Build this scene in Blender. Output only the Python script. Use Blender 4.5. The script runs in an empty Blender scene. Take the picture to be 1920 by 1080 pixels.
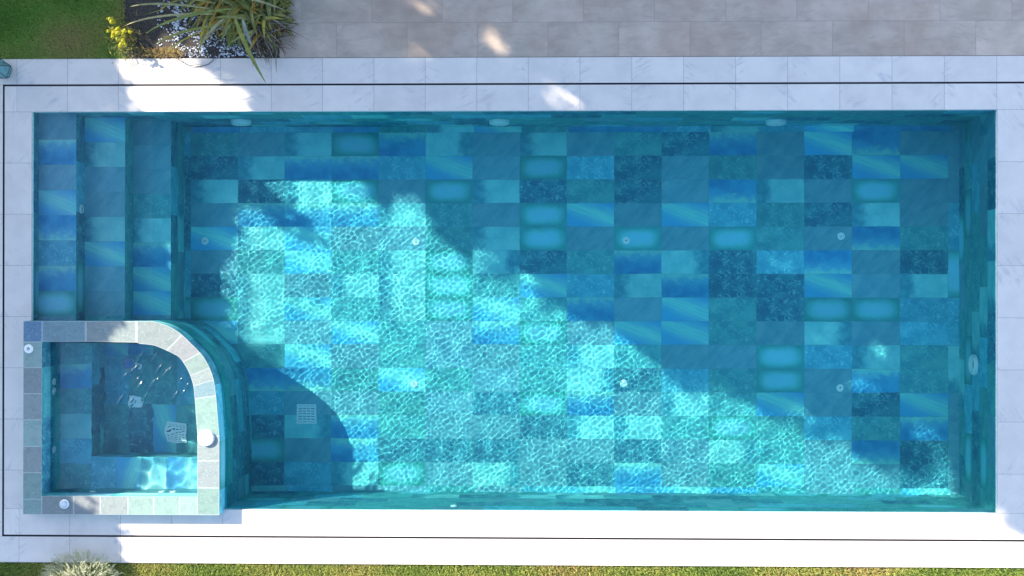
import bpy, math, random
import numpy as np
from mathutils import Vector

# ------------------------------------------------------------------ camera, sky, sun
S = bpy.context.scene
COL = S.collection
H = 11.5
CAMP = [1856.94, .00171, .01761, .00088, 42.288, 8.818]   # focal px (of 1920), rx, ry, rz, principal point offset
cam = bpy.data.cameras.new('camera')
cam_o = bpy.data.objects.new('camera', cam); COL.objects.link(cam_o)
cam_o.location = (0, 0, H)
cam_o.rotation_euler = (CAMP[1], CAMP[2], CAMP[3])
cam.sensor_width = 36; cam.lens = CAMP[0] / 1920 * 36
cam.shift_x = -CAMP[4] / 1920; cam.shift_y = CAMP[5] / 1920
cam.clip_end = 500; cam.clip_start = .05
S.camera = cam_o

SUN_A = np.array([1.46, -.94])          # ground shift of a shadow per metre of height
sun_dir = Vector((SUN_A[0], SUN_A[1], -1)).normalized()
elev = math.asin(-sun_dir.z)
world = bpy.data.worlds.new('World'); S.world = world; world.use_nodes = True
wn = world.node_tree; bg = wn.nodes['Background']
sky = wn.nodes.new('ShaderNodeTexSky'); sky.sky_type = 'NISHITA'; sky.sun_disc = False
sky.sun_elevation = elev
sky.sun_rotation = math.atan2(-sun_dir.x, -sun_dir.y)
sky.air_density = 1.0; sky.dust_density = .6; sky.ozone_density = 1.5
wn.links.new(sky.outputs[0], bg.inputs[0]); bg.inputs[1].default_value = .128
sun = bpy.data.lights.new('sun', 'SUN'); sun.energy = 4.2; sun.angle = math.radians(.5); sun.color = (1, .90, .74)
sun_o = bpy.data.objects.new('sun', sun); COL.objects.link(sun_o)
sun_o.rotation_euler = sun_dir.to_track_quat('-Z', 'Y').to_euler()
sun.cycles.is_caustics_light = True
S.view_settings.view_transform = 'Standard'; S.view_settings.look = 'None'
S.view_settings.gamma = 1; S.view_settings.use_curve_mapping = False
S.view_settings.exposure = 1.72
S.cycles.max_bounces = 12

random.seed(7)
rng = np.random.default_rng(11)

# ------------------------------------------------------------------ levels
ZW = -.05        # pool water
ZF = -1.45       # pool floor
ZS = -.05        # spa water
RIM = .15        # spa rim top
PX0, PX1, PY0, PY1 = -6.0967, 5.128, -2.5151, 2.1348


def W(px, py, z=0, zw=ZW):
    """where the line of sight through a photo pixel meets the level z (bent at the water)"""
    f, rx, ry, rz, sx, sy = CAMP
    cx, s1 = math.cos(rx), math.sin(rx); cy, s2 = math.cos(ry), math.sin(ry); cz, s3 = math.cos(rz), math.sin(rz)
    Rx = np.array([[1, 0, 0], [0, cx, -s1], [0, s1, cx]]); Ry = np.array([[cy, 0, s2], [0, 1, 0], [-s2, 0, cy]])
    Rz = np.array([[cz, -s3, 0], [s3, cz, 0], [0, 0, 1]])
    d = (Rz @ Ry @ Rx) @ np.array([(px - 960 - sx) / f, -(py - 540 - sy) / f, -1]); d /= np.linalg.norm(d)
    o = np.array([0, 0, H])
    if z < zw:
        o = o + d * ((zw - H) / d[2]); t = d[:2] / 1.333
        d = np.array([t[0], t[1], -math.sqrt(1 - t @ t)])
    return o + d * ((z - o[2]) / d[2])


# ------------------------------------------------------------------ node helpers
class NT:
    def __init__(self, name):
        self.m = bpy.data.materials.new(name); self.m.use_nodes = True
        self.t = self.m.node_tree; self.t.nodes.clear()
        self.out = self.n('ShaderNodeOutputMaterial')

    def n(self, typ, **kw):
        x = self.t.nodes.new(typ)
        for k, v in kw.items():
            setattr(x, k, v)
        return x

    def put(self, sock, v):
        if isinstance(v, bpy.types.NodeSocket):
            self.t.links.new(v, sock)
        elif isinstance(v, (tuple, list)) and len(v) == 3 and len(sock.default_value) == 4:
            sock.default_value = (*v, 1)
        else:
            sock.default_value = v

    def math(self, op, a, b=0.0, c=None, clamp=False):
        x = self.n('ShaderNodeMath', operation=op, use_clamp=clamp)
        self.put(x.inputs[0], a); self.put(x.inputs[1], b)
        if c is not None:
            self.put(x.inputs[2], c)
        return x.outputs[0]

    def add(self, a, b): return self.math('ADD', a, b)
    def sub(self, a, b): return self.math('SUBTRACT', a, b)
    def mul(self, a, b): return self.math('MULTIPLY', a, b)

    def ramp(self, v, lo, hi, a=0.0, b=1.0):
        x = self.n('ShaderNodeMapRange', interpolation_type='SMOOTHSTEP')
        self.put(x.inputs[0], v)
        for i, q in enumerate((lo, hi, a, b)):
            self.put(x.inputs[1 + i], q)
        return x.outputs[0]

    def mix(self, f, a, b, blend='MIX'):
        x = self.n('ShaderNodeMix', data_type='RGBA', blend_type=blend)
        self.put(x.inputs[0], f); self.put(x.inputs[6], a); self.put(x.inputs[7], b)
        return x.outputs[2]

    def noise(self, vec, scale, detail=3, rough=.5, dist=0.0, col=False):
        x = self.n('ShaderNodeTexNoise')
        if vec is not None:
            self.put(x.inputs['Vector'], vec)
        self.put(x.inputs['Scale'], scale); self.put(x.inputs['Detail'], detail)
        self.put(x.inputs['Roughness'], rough); self.put(x.inputs['Distortion'], dist)
        return x.outputs['Color' if col else 'Fac']

    def xyz(self, x, y, z=0.0):
        c = self.n('ShaderNodeCombineXYZ'); self.put(c.inputs[0], x); self.put(c.inputs[1], y); self.put(c.inputs[2], z)
        return c.outputs[0]

    def sep(self, v):
        c = self.n('ShaderNodeSeparateXYZ'); self.put(c.inputs[0], v); return c.outputs

    def attr(self, name, out='Vector'):
        return self.n('ShaderNodeAttribute', attribute_name=name).outputs[out]

    def obj(self): return self.n('ShaderNodeTexCoord').outputs['Object']

    def principled(self, color, rough=.6, bump=None, bstr=.3, bdist=.01, metal=0.0, spec=.5, trans=0.0):
        p = self.n('ShaderNodeBsdfPrincipled')
        self.put(p.inputs['Base Color'], color); self.put(p.inputs['Roughness'], rough)
        p.inputs['Metallic'].default_value = metal; p.inputs['Specular IOR Level'].default_value = spec
        if trans:
            p.inputs['Transmission Weight'].default_value = trans
        if bump is not None:
            b = self.n('ShaderNodeBump'); b.inputs['Strength'].default_value = bstr; b.inputs['Distance'].default_value = bdist
            self.put(b.inputs['Height'], bump); self.t.links.new(b.outputs[0], p.inputs['Normal'])
        self.t.links.new(p.outputs[0], self.out.inputs[0])
        return self.m


def plain(name, color, rough=.5, metal=0.0, spec=.5, vary=.12, scale=30):
    k = NT(name)
    n = k.noise(k.obj(), scale, 3)
    c = k.mix(k.ramp(n, .3, .7), tuple(x * (1 - vary) for x in color), tuple(min(1, x * (1 + vary)) for x in color))
    return k.principled(c, rough, metal=metal, spec=spec)


# ---- quartzite pool tile, eight faces chosen by the 'tile' attribute: x = face, y = seed, z = tone
TYPES = 'MNDLSBPF'


def make_tile():
    k = NT('pool_tile')
    uvn = k.n('ShaderNodeUVMap', uv_map='uv').outputs[0]
    u, v, _ = k.sep(uvn)
    t, seed, tone = k.sep(k.attr('tile'))
    p = k.xyz(k.mul(u, 2.0), v, k.mul(seed, 7.31))
    n1 = k.noise(p, 1.6, 4, .55)
    n2 = k.noise(p, 4.0, 5, .6)
    nf = k.noise(p, 22.0, 4, .65)
    warp = k.noise(p, 2.6, 4, .6, .9)
    ridge = k.ramp(k.math('ABSOLUTE', k.sub(warp, .5)), .0, .035, 1, 0)
    rm = k.mul(ridge, k.ramp(n2, .42, .62))
    patch = k.mul(k.ramp(k.noise(p, 2.2, 5, .65, .4), .5, .66), .8)

    def base(a, b, vein, amt):
        c = k.mix(k.ramp(n1, .32, .68), a, b)
        c = k.mix(k.mul(patch, .5 * amt), c, vein)
        return k.mix(k.mul(rm, amt), c, vein)
    # M plain slate with faint slashes
    sl = k.noise(k.xyz(k.add(k.mul(u, 3.2), k.mul(v, -1.3)), k.mul(v, .5), k.mul(seed, 3.1)), 1.3, 5, .6, .3)
    M = k.mix(k.ramp(k.add(k.mul(sl, .6), k.mul(n1, .5)), .32, .75), (.18, .30, .37), (.38, .42, .46))
    M = k.mix(k.ramp(k.math('ABSOLUTE', k.sub(sl, .56)), 0, .010, .30, 0), M, (.45, .52, .52))
    M = k.mix(k.mul(patch, .25), M, (.40, .48, .47))
    N = base((.11, .29, .33), (.22, .42, .40), (.48, .64, .60), .7)
    D = base((.06, .16, .24), (.12, .28, .33), (.46, .60, .62), .85)
    F = base((.14, .36, .46), (.26, .50, .58), (.52, .72, .76), .9)
    # L light block on the right, dark slate on the left
    e = k.ramp(k.add(u, k.mul(k.sub(n2, .5), .30)), .15, .38)
    L = k.mix(e, k.mix(k.ramp(n2, .35, .65), (.12, .29, .36), (.20, .40, .44)), k.mix(k.ramp(n1, .35, .65), (.36, .55, .55), (.54, .66, .62)))
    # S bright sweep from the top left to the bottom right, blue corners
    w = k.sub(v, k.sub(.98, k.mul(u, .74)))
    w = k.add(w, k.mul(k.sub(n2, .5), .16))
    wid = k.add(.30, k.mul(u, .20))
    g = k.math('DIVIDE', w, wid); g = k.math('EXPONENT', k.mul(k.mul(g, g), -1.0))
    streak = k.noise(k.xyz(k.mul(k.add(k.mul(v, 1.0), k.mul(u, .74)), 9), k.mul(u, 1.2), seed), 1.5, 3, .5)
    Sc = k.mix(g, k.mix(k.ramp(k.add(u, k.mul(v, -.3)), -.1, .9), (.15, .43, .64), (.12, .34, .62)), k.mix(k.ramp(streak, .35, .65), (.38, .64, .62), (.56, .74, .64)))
    # B deep blue with a pale veined fringe along the top
    fr = k.ramp(k.add(v, k.mul(k.sub(n2, .5), .95)), .55, 1.1)
    B = k.mix(k.ramp(n1, .35, .65), (.06, .24, .44), (.13, .37, .55))
    B = k.mix(k.mul(nf, k.ramp(v, .2, .8)), B, (.28, .48, .60))
    B = k.mix(fr, B, k.mix(nf, (.32, .54, .56), (.64, .72, .52)))
    # P pillow: pale middle, dark green frame
    du = k.math('POWER', k.math('ABSOLUTE', k.sub(k.mul(u, 2), 1)), 3.6)
    dv = k.math('POWER', k.math('ABSOLUTE', k.sub(k.mul(v, 2), 1)), 2.6)
    r = k.add(k.add(du, dv), k.mul(k.sub(n2, .5), .35))
    P = k.mix(k.ramp(r, -.1, .45), (.42, .58, .66), (.24, .50, .47))
    P = k.mix(k.ramp(r, .14, 1.0), P, (.08, .31, .28))
    P = k.mix(k.ramp(n1, .3, .7, 0, .25), P, (.30, .50, .62))
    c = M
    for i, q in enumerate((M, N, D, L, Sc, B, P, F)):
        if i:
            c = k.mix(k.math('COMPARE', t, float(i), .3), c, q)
    c = k.mix(1.0, c, (.56, 1.07, 1.12), 'MULTIPLY')
    c = k.mix(k.mul(k.sub(nf, .5), .5), c, k.mix(.6, c, (.8, .85, .8)))
    c = k.mix(1.0, c, k.xyz(tone, tone, tone), 'MULTIPLY')
    # grout
    eu = k.math('MINIMUM', u, k.sub(1, u)); ev = k.math('MINIMUM', v, k.sub(1, v))
    ed = k.math('MINIMUM', k.mul(eu, 2.0), ev)
    c = k.mix(k.ramp(ed, .004, .016, .45, 0), c, (.16, .26, .28))
    return k.principled(c, .62, bump=k.add(n2, k.mul(nf, .4)), bstr=.25, bdist=.004, spec=.3)


def make_rim():
    """grey green slate blocks of the spa rim, each with its own cast"""
    k = NT('rim_slate')
    u, v, _ = k.sep(k.n('ShaderNodeUVMap', uv_map='uv').outputs[0])
    t, seed, tone = k.sep(k.attr('tile'))
    p = k.xyz(k.mul(u, 2.0), v, k.add(k.mul(seed, 7.31), k.mul(t, 2.7)))
    n1 = k.noise(p, 2.4, 5, .6, .4); n2 = k.noise(p, 9.0, 5, .65); nf = k.noise(p, 40.0, 3, .7)
    cols = [(.29, .28, .29), (.20, .33, .30), (.16, .24, .27), (.34, .42, .38), (.24, .34, .40), (.12, .22, .36), (.26, .38, .33), (.33, .27, .29)]
    c = cols[0]
    for i, q in enumerate(cols[1:], 1): c = k.mix(k.math('COMPARE', t, float(i), .3), c, q)
    w = k.noise(k.xyz(seed, t, 0.0), 3.7, 1)
    c = k.mix(k.ramp(w, .4, .6, 0, .35), c, (.36, .34, .31))
    c = k.mix(k.ramp(n1, .35, .65, 0, .55), c, k.mix(.5, c, (.12, .17, .19)))
    c = k.mix(k.ramp(n2, .52, .70, 0, .45), c, (.48, .50, .46))
    ridge = k.ramp(k.math('ABSOLUTE', k.sub(n1, .5)), 0, .02, .5, 0)
    c = k.mix(k.mul(ridge, k.ramp(n2, .4, .6)), c, (.52, .54, .52))
    c = k.mix(k.mul(k.sub(nf, .4), .5), c, (.55, .56, .52))
    c = k.mix(1.0, c, k.xyz(tone, tone, tone), 'MULTIPLY')
    c = k.mix(1.0, c, (.68, .80, .78), 'MULTIPLY')
    eu = k.math('MINIMUM', u, k.sub(1, u)); ev = k.math('MINIMUM', v, k.sub(1, v))
    c = k.mix(k.ramp(k.math('MINIMUM', eu, ev), .008, .03, .55, 0), c, (.52, .55, .54))
    return k.principled(c, .6, bump=k.add(n2, k.mul(nf, .4)), bstr=.35, bdist=.005, spec=.3)


def make_stone(name, light, dark, vein, vamt, joint, jw, ucells=2.0, coarse=False, jmix=.8):
    k = NT(name)
    u, v, _ = k.sep(k.n('ShaderNodeUVMap', uv_map='uv').outputs[0])
    t, seed, tone = k.sep(k.attr('tile'))
    p = k.xyz(k.mul(u, ucells), v, k.mul(seed, 5.17))
    # diagonal feathering that gathers towards the short edges
    q = k.xyz(k.add(k.mul(u, 3.0), k.mul(v, t)), k.mul(v, 1.2), k.mul(seed, 3.7))
    st = k.noise(q, 2.2, 6, .62, .5)
    ends = k.ramp(k.math('ABSOLUTE', k.sub(u, k.add(.5, k.mul(k.sub(seed, 5.), .05)))), .18, .5, .15, 1)
    n1 = k.noise(p, 1.4, 4, .5)
    nf = k.noise(p, 30, 4, .7)
    c = k.mix(k.ramp(n1, .3, .7), light, dark)
    c = k.mix(k.mul(k.mul(k.ramp(st, .50, .68), ends), vamt), c, vein)
    c = k.mix(k.mul(k.ramp(k.math('ABSOLUTE', k.sub(st, .46)), 0, .012, 1, 0), vamt * .35), c, vein)
    if coarse:
        h = k.noise(k.xyz(k.mul(u, 2.), k.mul(v, 3.), k.mul(seed, 2.)), 1.6, 7, .7, .5)
        c = k.mix(k.ramp(h, .42, .75, 0, .45), c, vein)
        h2 = k.noise(k.xyz(k.mul(u, 3.), k.mul(v, 9.), k.mul(seed, 4.)), 2.6, 6, .75, .3)
        c = k.mix(k.ramp(h2, .58, .72, 0, .5), c, (.60, .52, .45))
        c = k.mix(k.ramp(k.noise(k.obj(), .8, 5, .65), .44, .64, 0, .55), c, (.42, .28, .21))
        c = k.mix(k.ramp(nf, .6, .8, 0, .35), c, (.46, .42, .38))
    dirt = k.noise(k.obj(), 1.3, 5, .6)
    c = k.mix(k.ramp(dirt, .45, .75, 0, .10), c, tuple(x * .55 for x in vein))
    c = k.mix(1.0, c, k.xyz(tone, tone, tone), 'MULTIPLY')
    eu = k.mul(k.math('MINIMUM', u, k.sub(1, u)), ucells); ev = k.math('MINIMUM', v, k.sub(1, v))
    c = k.mix(k.ramp(k.math('MINIMUM', eu, ev), jw, jw * 1.8, jmix, 0), c, joint)
    return k.principled(c, .55, bump=k.add(n1, k.mul(nf, .25)), bstr=.12, bdist=.004, spec=.35)


M_TILE = make_tile()
M_COPING = make_stone('white_marble', (.77, .69, .62), (.71, .635, .575), (.47, .45, .46), .55, (.25, .235, .23), .007, jmix=.62)
M_PATIO = make_stone('travertine', (.47, .37, .29), (.59, .465, .37), (.31, .245, .195), .30, (.22, .18, .155), .006, coarse=True, jmix=.45)
M_CHANNEL = plain('channel_black', (.012, .013, .022), .5)
M_EDGE = plain('coping_edge', (.52, .60, .62), .5)
M_WHITE = plain('white_plastic', (.84, .84, .84), .35, vary=.04)
M_LENS = plain('light_lens', (.30, .42, .46), .15, vary=.08)
M_DARK = plain('dark_slot', (.02, .025, .03), .6)
M_GREYPL = plain('grey_plastic', (.45, .46, .48), .5)
M_SOIL = plain('soil', (.055, .045, .038), .95, vary=.5, scale=60)
M_PEB = plain('white_pebble', (.50, .53, .58), .5, vary=.55, scale=25)
M_HOSE = plain('brown_hose', (.07, .05, .045), .5)
M_FRAME = plain('lantern_metal', (.02, .05, .06), .4, metal=.3)
M_BARK = plain('bark', (.13, .09, .06), .9, vary=.4, scale=8)
M_WAX = plain('candle_wax', (.6, .62, .6), .5)


def attr_mat(name, rough=.6, transl=.25, dark=.35):
    k = NT(name)
    c = k.attr('tint', 'Color')
    n = k.noise(k.obj(), 22, 3)
    c = k.mix(k.ramp(n, .3, .7, 0, dark), c, (.02, .03, .01))
    d = k.n('ShaderNodeBsdfPrincipled'); k.put(d.inputs['Base Color'], c); d.inputs['Roughness'].default_value = rough
    d.inputs['Specular IOR Level'].default_value = .3
    t = k.n('ShaderNodeBsdfTranslucent'); k.put(t.inputs[0], c)
    mx = k.n('ShaderNodeMixShader'); mx.inputs[0].default_value = transl
    k.t.links.new(d.outputs[0], mx.inputs[1]); k.t.links.new(t.outputs[0], mx.inputs[2])
    k.t.links.new(mx.outputs[0], k.out.inputs[0])
    return k.m


M_LEAF = attr_mat('leaf')
M_BLADE = attr_mat('grass_blade', .7, .4, .0)


def make_lawn():
    k = NT('lawn_ground')
    o = k.obj()
    a = k.noise(o, 1.4, 5, .6); b = k.noise(o, 40, 4, .7)
    c = k.mix(k.ramp(a, .38, .66), (.055, .10, .020), (.12, .125, .035))
    c = k.mix(k.ramp(b, .45, .75), c, (.03, .045, .012))
    return k.principled(c, .95, bump=b, bstr=.6, bdist=.02)


M_LAWN = make_lawn()


def make_water(name, deep, absorb, sheen=0.0):
    """clear water: tint from the path to the bottom below (attribute 'depth', metres)"""
    k = NT(name)
    d = k.attr('depth', 'Fac')
    ch = [k.math('EXPONENT', k.mul(d, -a)) for a in absorb]
    tint = k.xyz(*ch)
    r = k.n('ShaderNodeBsdfGlass'); r.inputs['IOR'].default_value = 1.333; r.inputs['Roughness'].default_value = 0
    k.put(r.inputs['Color'], tint)
    if sheen:      # small capillary chop that spreads the glints
        g = k.n('ShaderNodeBsdfGlossy'); g.inputs['Roughness'].default_value = .16; g.inputs['Color'].default_value = (sheen, sheen, sheen, 1)
        ad = k.n('ShaderNodeAddShader'); k.t.links.new(r.outputs[0], ad.inputs[0]); k.t.links.new(g.outputs[0], ad.inputs[1])
        r = ad
    k.t.links.new(r.outputs[0], k.out.inputs[0])
    return k.m


ABS = (.36, .04, .035)
M_WATER = make_water('pool_water', 1.4, ABS)
M_CHOP = make_water('spa_water', .8, ABS, .03)
M_RIM = make_rim()

k = NT('lantern_glass')
g_ = k.n('ShaderNodeBsdfPrincipled'); g_.inputs['Base Color'].default_value = (.16, .42, .48, 1); g_.inputs['Roughness'].default_value = .08
g_.inputs['Transmission Weight'].default_value = .55; g_.inputs['Alpha'].default_value = .8
k.t.links.new(g_.outputs[0], k.out.inputs[0]); M_GLASS = k.m


# ------------------------------------------------------------------ object helpers
def link(name, me, mat, parent=None, smooth=False, receive=False):
    o = bpy.data.objects.new(name, me); COL.objects.link(o)
    for m in (mat if isinstance(mat, (list, tuple)) else [mat]):
        me.materials.append(m)
    if parent is not None:
        o.parent = parent
    if smooth:
        me.polygons.foreach_set('use_smooth', [True] * len(me.polygons))
    if receive:
        o.cycles.is_caustics_receiver = True
    return o


def tag(o, label=None, cat=None, group=None, kind=None):
    if label: o['label'] = label
    if cat: o['category'] = cat
    if group: o['group'] = group
    if kind: o['kind'] = kind
    return o


def thing(name, loc, label, cat, group=None):
    o = bpy.data.objects.new(name, None); COL.objects.link(o); o.location = loc; o.empty_display_size = .1
    return tag(o, label, cat, group)


class MB:
    """collects faces with uv, tile data and tints, then links them as one mesh object"""
    def __init__(self, off=(0, 0, 0)):
        self.v = []; self.f = []; self.uv = []; self.t = []; self.c = []; self.mi = []; self.off = off

    def face(self, pts, uv=None, tile=(0, 0, 1), tint=(1, 1, 1), mi=0):
        b = len(self.v)
        self.v += [(p[0] - self.off[0], p[1] - self.off[1], p[2] - self.off[2]) for p in pts]
        self.f.append(tuple(range(b, b + len(pts))))
        self.uv += list(uv) if uv is not None else [(0, 0)] * len(pts)
        self.t.append(tile); self.c.append(tint); self.mi.append(mi)

    def build(self, name, mat, parent=None, smooth=False, receive=False, weld=False):
        me = bpy.data.meshes.new(name); me.from_pydata(self.v, [], self.f)
        l = me.uv_layers.new(name='uv'); l.data.foreach_set('uv', [x for q in self.uv for x in q])
        a = me.attributes.new('tile', 'FLOAT_VECTOR', 'FACE'); a.data.foreach_set('vector', [x for q in self.t for x in q])
        a = me.attributes.new('tint', 'FLOAT_COLOR', 'FACE'); a.data.foreach_set('color', [x for q in self.c for x in (*q, 1)])
        me.polygons.foreach_set('material_index', self.mi)
        me.update()
        if weld:
            import bmesh
            bm = bmesh.new(); bm.from_mesh(me); bmesh.ops.remove_doubles(bm, verts=bm.verts, dist=1e-5); bm.to_mesh(me); bm.free()
        return link(name, me, mat, parent, smooth, receive)

    def box(self, x0, x1, y0, y1, z0, z1, **kw):
        P = [(x0, y0, z0), (x1, y0, z0), (x1, y1, z0), (x0, y1, z0), (x0, y0, z1), (x1, y0, z1), (x1, y1, z1), (x0, y1, z1)]
        for q in ((3, 2, 1, 0), (4, 5, 6, 7), (0, 1, 5, 4), (1, 2, 6, 5), (2, 3, 7, 6), (3, 0, 4, 7)):
            self.face([P[i] for i in q], **kw)

    def tube(self, pts, r, n=8, **kw):
        rings = []
        for i, p in enumerate(pts):
            p = Vector(p); a = Vector(pts[max(0, i - 1)]); b = Vector(pts[min(len(pts) - 1, i + 1)])
            d = (b - a).normalized(); s = d.cross(Vector((0, 0, 1)))
            if s.length < .1: s = d.cross(Vector((0, 1, 0)))
            s.normalize(); t = d.cross(s); rr = r[i] if isinstance(r, (list, tuple)) else r
            rings.append([p + (s * math.cos(6.2832 * j / n) + t * math.sin(6.2832 * j / n)) * rr for j in range(n)])
        for a, b in zip(rings, rings[1:]):
            for j in range(n):
                self.face([a[j], a[(j + 1) % n], b[(j + 1) % n], b[j]], **kw)
        self.face(rings[0], **kw); self.face(rings[-1][::-1], **kw)


def lathe(prof, n=32, axis='z', center=(0, 0, 0), mb=None, **kw):
    """prof: list of (radius, height); axis: z, x+, x-, y+, y- = where height points"""
    mb = mb or MB()

    def pt(r, h, a):
        c, s = r * math.cos(a), r * math.sin(a)
        q = {'z': (c, s, h), 'x+': (h, c, s), 'x-': (-h, -c, s), 'y+': (-c, h, s), 'y-': (c, -h, s)}[axis]
        return (q[0] + center[0], q[1] + center[1], q[2] + center[2])
    for (r0, h0), (r1, h1) in zip(prof, prof[1:]):
        for j in range(n):
            a, b = 6.28318 * j / n, 6.28318 * (j + 1) / n
            if r0 < 1e-6: mb.face([pt(0, h0, 0), pt(r1, h1, b), pt(r1, h1, a)][::-1], **kw)
            elif r1 < 1e-6: mb.face([pt(r0, h0, a), pt(r0, h0, b), pt(0, h1, 0)], **kw)
            else: mb.face([pt(r0, h0, a), pt(r0, h0, b), pt(r1, h1, b), pt(r1, h1, a)], **kw)
    return mb


def tile_of(ch):
    """letter of a tile face -> (type index, flip u, flip v)"""
    fu = ch in 'l'; fv = ch in 'b'
    return TYPES.index({'l': 'L', 'b': 'B'}.get(ch, ch)), fu, fv


def tquad(mb, o, du, dv, ch=None, seed=None, span=(0, 1, 0, 1)):
    """one tile: corner o, edge vectors du (long side) and dv; span = the piece of the printed face used"""
    if ch is None: ch = random.choice('MMNNDLSBPFb')
    ti, fu, fv = tile_of(ch)
    u0, u1, v0, v1 = span
    if fu: u0, u1 = 1 - u0, 1 - u1
    if fv: v0, v1 = 1 - v0, 1 - v1
    o, du, dv = Vector(o), Vector(du), Vector(dv)
    mb.face([o, o + du, o + du + dv, o + dv], [(u0, v0), (u1, v0), (u1, v1), (u0, v1)],
            (ti, seed if seed is not None else random.randint(0, 2), random.uniform(.9, 1.1)))


# ------------------------------------------------------------------ ground and paving
def ring(name, x0, x1, y0, y1, X0, X1, Y0, Y1, z, mat):
    mb = MB()
    for a in ((X0, X1, y1, Y1), (X0, X1, Y0, y0), (X0, x0, y0, y1), (x1, X1, y0, y1)):
        mb.face([(a[0], a[2], z), (a[1], a[2], z), (a[1], a[3], z), (a[0], a[3], z)])
    return mb.build(name, mat)


OY1, LY1, LY0, OY0 = 2.7551, 2.4450, -2.8308, -3.1433
LX0 = -6.4298; LX1 = 5.46; OX0 = -6.745; OX1 = 5.775
GAP = .010
tag(ring('ground', OX0 + .05, OX1 - .05, OY0 + .02, OY1 - .02, -90, 90, -90, 90, -.03, M_LAWN), 'mown lawn ground around the paved pool edge', kind='structure')


def stone(mb, x0, x1, y0, y1, z, along='x', spread=.035):
    s = random.uniform(0, 10); tone = random.uniform(1 - spread, 1 + spread)
    sl = random.choice((-1, 1)) * random.uniform(1.0, 2.6)
    P = [(x0, y0, z), (x1, y0, z), (x1, y1, z), (x0, y1, z)]
    uv = [(0, 0), (1, 0), (1, 1), (0, 1)] if along == 'x' else [(0, 1), (0, 0), (1, 0), (1, 1)]
    mb.face(P, uv, (sl, s, tone))


def cuts(a, b, start, step):
    xs = [a]
    q = start
    while q < b - .02:
        if q > a + .02: xs.append(q)
        q += step
    return xs + [b]


X0J = -5.67711 - .6 * 3
deck = MB()
for (ya, yb) in ((OY0, LY0 - GAP), (LY1 + GAP, OY1)):
    xs = cuts(OX0, OX1, X0J + (.0 if ya > 0 else .035), .6)
    for a, b in zip(xs, xs[1:]): stone(deck, a, b, ya, yb, 0)
for (xa, xb) in ((OX0, LX0 - GAP), (LX1 + GAP, OX1)):
    ys = cuts(LY0 - GAP, LY1 + GAP, PY1 - .6 * 9, .6)
    for a, b in zip(ys, ys[1:]): stone(deck, xa, xb, a, b, 0, 'y')
deck.box(OX0, OX1, OY1 - .004, OY1 - .002, -.04, -.003); deck.box(OX0, OX1, OY0 + .002, OY0 + .004, -.04, -.003)
tag(deck.build('pool_deck', M_COPING), 'outer course of pale marble paving round the pool', kind='structure')

cop = MB()
for (ya, yb) in ((LY0 + GAP, PY0), (PY1, LY1 - GAP)):
    xs = cuts(LX0 + GAP, LX1 - GAP, X0J + (.0 if ya > 0 else .035), .6)
    for a, b in zip(xs, xs[1:]): stone(cop, a, b, ya, yb, 0)
for (xa, xb) in ((LX0 + GAP, PX0), (PX1, LX1 - GAP)):
    ys = cuts(PY0, PY1, PY1 - .6 * 9, .6)
    for a, b in zip(ys, ys[1:]): stone(cop, xa, xb, a, b, 0, 'y')
tag(cop.build('pool_coping', M_COPING), 'inner course of pale marble coping along the water', kind='structure')
e = MB()   # polished edge of the coping stones above the water
for a in (((PX0, PY1), (PX1, PY1)), ((PX1, PY1), (PX1, PY0)), ((PX1, PY0), (PX0, PY0)), ((PX0, PY0), (PX0, PY1))):
    (xa, ya), (xb, yb) = a
    e.face([(xa, ya, -.002), (xb, yb, -.002), (xb, yb, -.035), (xa, ya, -.035)])
tag(e.build('pool_coping_edge', M_EDGE, receive=True), kind='structure')

ch = MB(); g = GAP + .01
for a in ((LX0 - g, LX1 + g, LY1 - g, LY1 + g), (LX0 - g, LX1 + g, LY0 - g, LY0 + g), (LX0 - g, LX0 + g, LY0 + g, LY1 - g), (LX1 - g, LX1 + g, LY0 + g, LY1 - g)):
    ch.face([(a[0], a[2], -.02), (a[1], a[2], -.02), (a[1], a[3], -.02), (a[0], a[3], -.02)])
tag(ch.build('slot_drain', M_CHANNEL), 'thin black slot drain running in a rectangle through the white paving', 'drain')

# travertine terrace along the top
PTX0 = W(524, 60)[0]
pat = MB(); step = .822; rowh = .405
for r in range(18):
    y0 = OY1 + .004 + r * rowh
    st = W(763, 60)[0] + (0 if r % 2 == 0 else .5) * step - 12 * step
    xs = cuts(PTX0, 14, st, step)
    for a, b in zip(xs, xs[1:]): stone(pat, a, b, y0, y0 + rowh, -.004, spread=.09)
tag(pat.build('terrace', M_PATIO), 'grey brown travertine slab terrace above the pool', kind='structure')


# ------------------------------------------------------------------ pool basin
GX = W(358, 450, ZF)[0]; GY = W(1066, 248, ZF)[1]
ROWS = ["NMLPBlMLMNDBMSbM",
        "DLBBFSMPFDMNMDSS",
        "LDLPMPLDNDMbLMPM",
        "MBBBLNMPSMSFNDLM",
        "SLSMMNLPMPMPNMbN",
        "MNSNLPlDNBlDFbMD",
        "DLMLLPNSFLBDDSML",
        "PLSNLPSNBMSNDPPF",
        "SLMSNMBPMSSNMlMF",
        "MNSMNMMNLNMMPFLN",
        "NbbNSNMNlDFNPMBN",
        "NFMMNMDPBMLNSMDS",
        "DDlBNMMDLLNPNFNB",
        "NPMBDDDMMDMlNMbD",
        "NDFLPMlMDBMNSMMD"]
pool = thing('swimming_pool', (-.48, -.19, ZF), 'long rectangular pool lined with blue and green stone tiles', 'swimming pool')
oz = (-.48, -.19, ZF)
fl = MB(oz)
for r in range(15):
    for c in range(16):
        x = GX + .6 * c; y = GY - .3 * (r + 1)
        tquad(fl, (x, y, ZF), (.6, 0, 0), (0, .3, 0), ROWS[r][c])
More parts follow.
